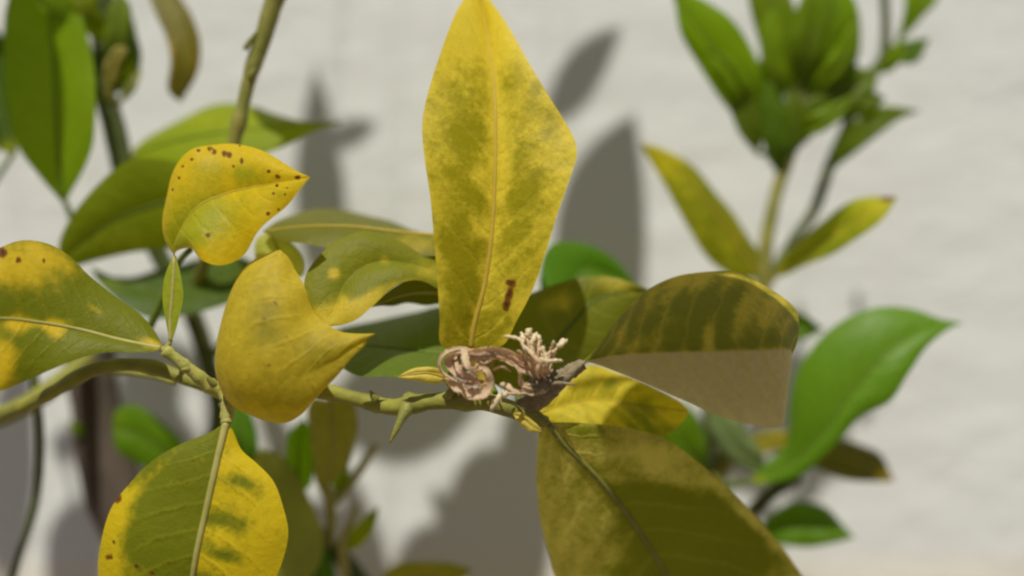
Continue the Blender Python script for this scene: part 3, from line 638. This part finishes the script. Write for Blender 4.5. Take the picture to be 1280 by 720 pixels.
shoot([(948, 195, 84), (932, 160, 80), (925, 125, 79), (915, 90, 80)], [(925, 168), (910, 130), (905, 100)], [(955, 165), (955, 125), (940, 95)], G_shade)
shoot([(972, 218, 86), (968, 180, 80), (966, 140, 78), (958, 100, 78)], [(958, 195), (952, 160), (952, 125)], [(986, 195), (984, 155), (972, 115)], (.12, .22, .012), .15)
shoot([(985, 120, 86), (975, 70, 82), (965, 20, 80), (955, -40, 80)], [(958, 90), (945, 40), (935, -10)], [(1002, 90), (1000, 40), (985, -10)], G_shade)
shoot([(1005, 130, 86), (1015, 80, 80), (1030, 30, 76), (1045, -30, 76)], [(1000, 90), (1002, 40), (1018, -10)], [(1030, 105), (1055, 60), (1072, 10)], G_shoot, .1, att=(1002, 140, 86), lab="green leaf in the middle of the right shoot")
shoot([(1000, 140, 88), (1030, 95, 84), (1050, 55, 82), (1068, 0, 82)], [(1005, 105), (1030, 60), (1050, 20)], [(1040, 115), (1070, 80), (1076, 30)], (.11, .20, .012), .15, att=(1000, 150, 86))
shoot([(995, 160, 86), (1025, 140, 82), (1060, 120, 82), (1100, 82, 84)], [(1000, 135), (1030, 110), (1065, 90)], [(1020, 165), (1055, 148), (1090, 120)], G_shade, .1, att=(990, 180, 86))
shoot([(985, 185, 88), (1000, 150, 84), (1030, 130, 84), (1070, 118, 86)], [(978, 160), (990, 130), (1030, 112)], [(1005, 180), (1030, 155), (1060, 138)], (.10, .10, .02), .15, att=(984, 200, 86))
shoot([(1038, 215, 90), (1060, 180, 86), (1090, 155, 84), (1152, 138, 82)], [(1042, 185), (1065, 155), (1100, 133)], [(1060, 198), (1090, 175), (1120, 152)], G_shade, .1, att=(1032, 235, 92), lab="dark pointed leaf reaching right from the shoot")
shoot([(1110, 72, 92), (1128, 68, 88), (1145, 60, 86), (1162, 48, 86)], [(1118, 58), (1140, 50)], [(1125, 80), (1148, 76)], (.11, .20, .012), .15, att=(1106, 70, 92))
shoot([(1118, 60, 92), (1138, 25, 88), (1155, 0, 86), (1180, -35, 86)], [(1130, 15), (1135, -15)], [(1150, 25), (1172, 0)], G_shoot, .1, att=(1106, 62, 92))
shoot([(1000, 150, 90), (1008, 110, 90), (1010, 70, 90), (1015, 20, 90)], [(990, 120), (985, 80), (995, 40)], [(1024, 120), (1034, 80), (1030, 40)], G_shade, .05, att=(995, 165, 86))
shoot([(985, 200, 88), (992, 170, 86), (1010, 145, 86), (1025, 120, 86)], [(980, 178), (990, 150)], [(1003, 180), (1022, 155)], (.11, .20, .012), .1, att=(980, 215, 86))
shoot([(1000, 110, 84), (1008, 70, 78), (1020, 30, 76), (1030, -25, 76)], [(990, 75), (990, 35), (1005, -10)], [(1025, 85), (1040, 45), (1052, 0)], (.15, .24, .005), .25, att=(1005, 125, 86))
shoot([(1035, 150, 88), (1062, 128, 84), (1088, 120, 82), (1108, 122, 82)], [(1042, 128), (1072, 108)], [(1055, 150), (1090, 140)], (.13, .2, .01), .2, att=(1000, 165, 86))
shoot([(978, 205, 86), (990, 178, 82), (996, 150, 80), (990, 110, 80)], [(972, 180), (976, 145)], [(1002, 182), (1012, 145)], (.13, .2, .008), .15, att=(980, 215, 86))
shoot([(1095, 105, 92), (1070, 108, 88), (1050, 90, 86), (1042, 60, 86)], [(1072, 122), (1045, 110)], [(1080, 88), (1058, 70)], (.12, .15, .012), .2, att=(1090, 100, 92))
shoot([(960, 180, 86), (950, 140, 84), (952, 100, 84), (960, 55, 84)], [(940, 150), (936, 105)], [(968, 145), (974, 100)], (.12, .2, .006), .1, att=(984, 200, 86))
for M_, L_, R_, a_ in [
    ([(1012, 118, 84), (1040, 92, 78), (1062, 62, 75), (1074, 18, 74)], [(1018, 98), (1040, 66), (1060, 34)], [(1032, 112), (1060, 82), (1074, 48)], (1004, 130, 86)),
    ([(978, 130, 84), (968, 95, 78), (962, 55, 76), (964, 10, 76)], [(962, 105), (952, 70), (954, 30)], [(984, 100), (978, 62), (974, 25)], (990, 140, 86)),
    ([(1096, 92, 92), (1112, 78, 84), (1126, 62, 82), (1130, 48, 82)], [(1102, 76), (1116, 58)], [(1112, 90), (1130, 70)], (1092, 98, 92)),
    ([(992, 165, 86), (1018, 158, 78), (1045, 140, 76), (1068, 118, 76)], [(1005, 148), (1035, 132)], [(1015, 170), (1050, 150)], (986, 190, 86)),
    ([(940, 140, 84), (922, 108, 76), (905, 80, 74), (880, 58, 74)], [(920, 122), (894, 92)], [(938, 108), (912, 70)], (975, 205, 86))]:
    shoot(M_, L_, R_, (.20, .32, .005), .25, att=a_)
# leaves crowding the top left corner and the foot of the branch
pleaf(M=[(132, 50, 70), (118, 30, 62), (104, 12, 58), (92, -20, 58)], L=[(116, 48), (98, 28), (88, 2)], R=[(132, 28), (120, 4), (106, -18)], mat=leaf_mat((.24, .30, .008), Y_lime, .45, .45, 6, .3, .3), rib_mat=M_rib_green, n=24, h=7, y0=.3, pet=[PT(130, 70, 72, 4)])
pleaf(M=[(130, 90, 70), (146, 60, 64), (150, 30, 62), (150, -10, 64)], L=[(130, 66), (130, 34), (138, 5)], R=[(156, 66), (166, 36), (162, 5)], mat=leaf_mat((.16, .22, .02), Y_lime, .4, .45, 6, .3, .3), rib_mat=M_rib_green, n=24, h=7, y0=.2, pet=[PT(128, 105, 72, 4)])
pleaf(M=[(425, 690, 66), (446, 670, 60), (462, 655, 58), (474, 632, 58)], L=[(432, 672), (452, 650)], R=[(448, 684), (468, 660)], mat=leaf_mat((.26, .32, .02), Y_lime, .45, .45, 5, .3, .3), rib_mat=M_rib_green, n=18, h=6, y0=.3, pet=[PT(430, 700, 68, 3)])
pleaf(M=[(372, 664, 68), (360, 640, 62), (352, 620, 60), (338, 604, 60)], L=[(358, 656), (344, 630)], R=[(374, 640), (362, 616)], mat=leaf_mat((.20, .32, .01), Y_lime, .45, .45, 5, .3, .3), rib_mat=M_rib_green, n=18, h=6, y0=.2, pet=[PT(380, 668, 70, 3)])
# large glossy leaf
pleaf(M=[(932, 604, 78), (985, 582, 70), (1030, 540, 62), (1065, 490, 58), (1105, 445, 56), (1150, 415, 58), (1205, 404, 62)],
      L=[(955, 582), (982, 555), (985, 515), (995, 470), (1015, 435), (1045, 405), (1090, 386), (1140, 386), (1175, 398)],
      R=[(960, 604), (1005, 592), (1045, 556), (1075, 522), (1112, 502), (1135, 468), (1160, 432), (1185, 412)],
      mat=leaf_mat((.12, .25, .010), Y_lime, .36, .42, 10, .6, .35, .4), rib_mat=M_rib_green, eL=8, eR=-3, bulge=(1.8, 1.8), n=60, h=18, y0=.0, yel=[(940, 602, 22, 12, 0, .8)], pet=[PT(880, 640, 89, 7), PT(905, 612, 84, 6)], label="large glossy green leaf at the right")
pleaf(M=[(1000, 565, 84), (1040, 568, 82), (1080, 580, 82), (1118, 602, 84)], L=[(1030, 550), (1070, 553), (1102, 570)], R=[(1020, 585), (1060, 600), (1095, 602)], mat=leaf_mat((.13, .12, .02), Y_gold, .3, .45, 7, .4, .4), rib_mat=M_rib_yel, n=28, h=9, y0=.1, eL=5, eR=-2, yel=[(1108, 596, 14, 12, 0, .8)], pet=[PT(975, 608, 82, 5)], label="olive leaf with a yellow tip behind the glossy leaf")
pleaf(M=[(950, 670, 86), (985, 655, 80), (1020, 655, 78), (1068, 672, 78)], L=[(960, 645), (990, 628), (1025, 630), (1050, 652)], R=[(975, 680), (1010, 684), (1045, 678)], mat=leaf_mat((.10, .20, .012), Y_lime, .38, .4, 7, .4, .2), rib_mat=M_rib_green, n=28, h=9, y0=.1, eL=5, eR=-3, pet=[PT(905, 680, 88, 5)], label="small green leaf low on the right")
pleaf(M=[(962, 590, 84), (935, 572, 80), (912, 548, 78), (890, 505, 78)], L=[(940, 590), (905, 568), (888, 535)], R=[(955, 570), (935, 540), (915, 515)], mat=leaf_mat((.19, .26, .10), Y_lime, .3, .5, 7, .3, .2), rib_mat=M_rib_green, n=26, h=8, y0=.05, pet=[PT(975, 608, 82, 4)], label="pale grey green leaf beside the folded leaf")
pleaf(M=[(930, 560, 88), (955, 553, 86), (978, 550, 86), (1000, 545, 88)], L=[(945, 543), (975, 538)], R=[(945, 568), (975, 562)], mat=leaf_mat(G_olive, Y_gold, .34, .45, 5, .3, .3), rib_mat=M_rib_yel, n=18, h=6, y0=.4, pet=[PT(900, 600, 90, 4)])
pleaf(M=[(884, 590, 86), (868, 570, 80), (850, 545, 76), (835, 505, 74)], L=[(860, 590), (832, 565), (820, 530)], R=[(884, 562), (876, 530), (858, 505)], mat=leaf_mat((.12, .22, .012), Y_lime, .42, .4, 6, .3, .2), rib_mat=M_rib_green, n=24, h=8, y0=.15, pet=[PT(884, 605, 88, 4)], label="bright green leaf between the yellow and the large leaf")
pleaf(M=[(955, 425, 86), (985, 410, 82), (1005, 408, 80), (1030, 412, 80)], L=[(975, 392), (1000, 390)], R=[(975, 430), (1005, 424)], mat=leaf_mat((.12, .22, .012), Y_lime, .42, .4, 5, .3, .2), rib_mat=M_rib_green, n=18, h=6, y0=.15, pet=[PT(944, 430, 85, 4)])

# ------------------------------------------------------------------ withered blossom
fl = bpy.data.objects.new("withered_blossom", None); COL.objects.link(fl)
fw = at(690, 482, -2) * .001; fw[2] += H
fl["_w"] = tuple(fw); fl.parent = root; fl.location = Vector(fw.tolist()) - root.location
fl["label"] = "withered citrus blossom with curled brown petals and cream stamens"
def ribbon(pts, mat, wid, thick, name="petal", twist=0.0, n=26):
    q = np.array([[*at(p[0], p[1], p[2]), p[3] if len(p) > 3 else 1.0] for p in pts]); s = spline(q, n)
    P = s[:, :3]; T = np.gradient(P, axis=0); T /= np.linalg.norm(T, axis=1)[:, None]
    k = 10; V = []; nr = np.array([0., -1., 0.])
    for i in range(n):
        nr = nr - T[i] * (nr @ T[i]); nr /= np.linalg.norm(nr); b = np.cross(T[i], nr)
        tw = twist * i / n; n2 = nr * math.cos(tw) + b * math.sin(tw); b2 = -nr * math.sin(tw) + b * math.cos(tw)
        a = np.arange(k) / k * 2 * math.pi; w = wid * PX * s[i, 3] * (1 + .12 * math.sin(i * .9)); t = thick * PX
        cup = .55 * w * (np.sin(a) ** 2)                        # a trough across the dried strip
        V.append(P[i] + np.outer(np.cos(a) * t + cup, n2) + np.outer(np.sin(a) * w, b2))
    V = np.vstack(V) + RNG.normal(size=(n * k, 3)) * .10
    F = [(i * k + j, i * k + (j + 1) % k, (i + 1) * k + (j + 1) % k, (i + 1) * k + j) for i in range(n - 1) for j in range(k)]
    F.append(tuple(range(k - 1, -1, -1))); F.append(tuple((n - 1) * k + j for j in range(k)))
    return mesh_obj(name, V, F, mat, fl, origin=P[0])
def ragged(pts, mat, wid, thick, **k):
    wid *= 1.12
    ribbon([(p[0] + random.uniform(-1.5, 1.5), p[1] + random.uniform(-1.5, 1.5), p[2] + random.uniform(-1, 1), p[3] * random.uniform(.7, 1.2)) for p in pts], mat, wid, thick, **k)
for dy, wd, m in ((0, 4.2, M_pet_cream), (5, 3.6, M_pet_brown), (9, 4.0, M_pet_cream), (3, 2.4, M_pet_brown)):
    ragged([(684, 476, -3, .9), (655, 452 + dy, -6, 1), (628, 439 + dy, -8, 1), (602, 438 + dy, -9, .9), (580 + dy, 441 + dy, -8, .5)], m, wd, 1.0, twist=random.uniform(-1, 1))
ragged([(676, 486, -5, .8), (652, 480, -8, .9), (648, 465, -10, 1), (640, 452, -10, .8), (622, 446, -9, .4)], M_pet_cream, 3.6, 1.0, twist=.9)
ragged([(684, 488, -4, .9), (662, 490, -7, 1), (642, 488, -9, .9), (633, 480, -9, .5)], M_pet_cream, 3.6, 1.1)
ragged([(596, 442, -8, .6), (578, 437, -8, 1), (558, 442, -7, 1), (551, 455, -6, 1.1), (556, 469, -6, .9), (574, 478, -7, .9), (594, 482, -8, .4)], M_pet_cream, 2.8, 1.0, twist=1.2)
ragged([(590, 440, -7, .5), (570, 441, -7, .9), (560, 452, -6, 1.2), (566, 466, -6, .9), (582, 474, -7, .5)], M_pet_brown, 3.2, 1.0, twist=-1)
ragged([(580, 437, -10, .6), (582, 450, -12, 1), (588, 460, -12, 1), (597, 469, -11, .5)], M_pet_cream, 4.2, 1.1, twist=.6)
ragged([(598, 458, -9, .6), (610, 466, -11, 1), (615, 480, -11, 1.1), (605, 491, -10, 1.4), (590, 494, -9, 1.3), (577, 488, -8, .5)], M_pet_cream, 4.6, 1.2, twist=.8)
ragged([(570, 446, -6, .5), (574, 460, -9, 1), (588, 472, -9, 1.1), (606, 476, -8, .6)], M_pet_brown, 4.0, 1.1, twist=1.1)
ragged([(690, 470, -3, .8), (672, 452, -6, 1), (660, 446, -8, .9), (648, 438, -8, .4)], M_pet_cream, 3.6, 1.1, twist=-.8)
ragged([(560, 470, -4, .6), (572, 484, -6, 1.1), (588, 488, -7, 1.2), (606, 486, -7, .6)], M_pet_cream, 4.2, 1.1, twist=.6)
for q in range(7):                                              # shrivelled threads between the petals
    x0, y0_ = random.uniform(572, 640), random.uniform(442, 488)
    ragged([(x0, y0_, -8, 1), (x0 + random.uniform(6, 16), y0_ + random.uniform(-8, 8), -11, .8), (x0 + random.uniform(18, 34), y0_ + random.uniform(-10, 8), -8, .5)], random.choice((M_pet_cream, M_pet_brown)), 1.3, .8, name="thread", n=12)
# stamens with cream anthers
def stamen(a, b, c):
    q = np.array([[*at(*a), .42], [*at(*b), .38], [*at(*c), .34]]); s = spline(q, 9)
    V, F = tube_geo(s[:, :3], s[:, 3], 6, .05)
    d = s[-1, :3] - s[-2, :3]; d /= np.linalg.norm(d)
    P2 = s[-1, :3] + np.outer(np.linspace(-.3, 2.0, 8), d); R2 = np.array([.3, .75, 1.0, .8, 1.05, .85, .7, .25]) * random.uniform(.5, 1.05)
    st = mesh_obj("stamen", V, F, M_pet_cream, fl, origin=s[0, :3])
    P2 = P2 + np.outer(np.linspace(0, 1, 8) ** 2, RNG.normal(size=3) * 1.6); V, F = tube_geo(P2, R2, 7, .28)
    mesh_obj("anther", V, F, M_anther, st, origin=s[-1, :3])
for tip in [(651, 425, -9), (658, 420, -8), (664, 431, -10), (674, 425, -8), (679, 437, -10), (689, 437, -8), (697, 434, -6), (668, 444, -12), (688, 452, -9), (660, 438, -12), (683, 445, -11), (655, 431, -6), (672, 436, -6), (692, 443, -6), (676, 452, -12), (664, 425, -5)]:
    bx, by = 676 + random.uniform(-6, 8), 472 + random.uniform(-6, 6)
    stamen((bx, by, -5), ((bx + tip[0]) / 2 + random.uniform(-6, 6), (by + tip[1]) / 2, tip[2] - 1), tip)
for tip in [(631, 483, -10), (626, 494, -9), (634, 492, -10)]:
    stamen((660, 492, -6), (646, 492, -9), tip)
# dried cup and stalk
tube("calyx", [(654, 488, -4, 6), (666, 484, -4, 12), (684, 478, -3, 13), (702, 470, -2, 11), (730, 455, -2, 7)], M_calyx, parent=fl, n=34, k=16, jit=.13)
tube("stalk", [(690, 486, -2, 12), (672, 500, 0, 12), (650, 508, 1, 11)], M_calyx, parent=fl, n=14, k=12, jit=.06)

# ------------------------------------------------------------------ unseen crown leaves and boughs, added above the frame to throw shade
M_top = leaf_mat((.09, .15, .014), Y_lime, .18, .42, 8, .4, .3)
SD = np.array(SUN_T); UPV = np.array([0, 0, 1.0])
crown = [[-250, 62, 340], [-150, 66, 365], [-70, 60, 362], [0, 55, 362], [90, 55, 365], [190, 60, 345]]
cs = spline(crown, 60)
tube("branch", [(*at(120, -50, 72), 3.3), (-165, 73, 128, 3.2), (-215, 72, 134, 3.1), (-275, 70, 150, 3.0), (-330, 66, 240, 2.9), (-250, 62, 340, 2.8), (-150, 66, 365, 2.8), (-70, 60, 362, 2.8), (0, 55, 362, 2.6), (90, 55, 365, 2.2), (190, 60, 345, 1.6)], M_stem, n=60, mm=True)
near_b = [[220, -70, 125], [120, -74, 156], [40, -72, 150], [0, -76, 135]]  # unseen branch added to carry the leaf that shades the folded one
tube("branch", [(0, 95, -230, 3.5), (150, 85, -215, 3.2), (250, 60, -170, 3), (300, -20, 0, 2.5), (220, -70, 125, 2.2), (120, -74, 156, 1.8), (40, -72, 150, 1.4), (0, -76, 135, 1.0)], M_stem, n=70, mm=True)
cs2 = spline(near_b, 40)
allc = np.vstack([cs, cs2])
def shade(px, py, d, ycast, length, width, ang, y0=.1):
    """an unseen leaf added between the sun and the point (px, py, d)"""
    P = at(px, py, d)
    a = math.radians(ang); ax = np.array([math.cos(a), 0, math.sin(a)])
    ax = ax - SD * (ax @ SD) * .6; ax /= np.linalg.norm(ax)
    for _ in range(40):                                    # climb towards the sun until clear of the picture
        C = P - SD * ((d - ycast) / SD[1])
        b = C - ax * length / 2; t = C + ax * length / 2
        sd = np.cross(ax, SD) * width / 2
        if all(to_px(q)[1] < -25 or abs(to_px(q)[0] - 640) > 670 for q in (b, t, C + sd, C - sd)): break
        ycast -= 2.0
    src = cs if d > 30 else cs2
    near = src[np.argmin(np.linalg.norm(src - b, axis=1))]
    mid = (near + b) / 2 + np.array([0, 0, 6.0])
    free_leaf(b, t, -SD + np.array([0, 0, .15]), width, M_top, M_rib_green, y0=y0, pet=[(*near, .12), (*mid, .12)], sag=3, fold=.1, rib_r=(.2, .12))
SHADES = [
    # leaves whose shadows lie on the wall
    (756, 295, 160, 60, 72, 38, 76), (729, 92, 160, 60, 44, 12, 50), (400, 230, 160, 60, 62, 22, 92), (440, 168, 160, 60, 24, 6, 20),
    (612, 618, 160, 42, 44, 20, 30), (650, 700, 160, 42, 54, 24, 66), (590, 690, 160, 42, 48, 18, 125), (452, 665, 160, 40, 46, 14, 108), (545, 702, 160, 40, 40, 16, 15), (505, 510, 160, 45, 70, 24, 4), (655, 560, 160, 42, 52, 20, 80),
    (15, 570, 160, 44, 72, 22, 85), (100, 695, 160, 40, 40, 24, 60), (85, 556, 160, 44, 16, 8, 20), (190, 500, 160, 46, 40, 26, 60),
    # leaves that shade other leaves
    (35, 80, 58, 10, 56, 22, 100), (1022, 290, 70, 0, 26, 14, 35),
    (890, 400, -8, -62, 70, 42, 10), 
]
for s in SHADES: shade(*s)
for o in bpy.data.objects:
    if "_w" in o: del o["_w"]
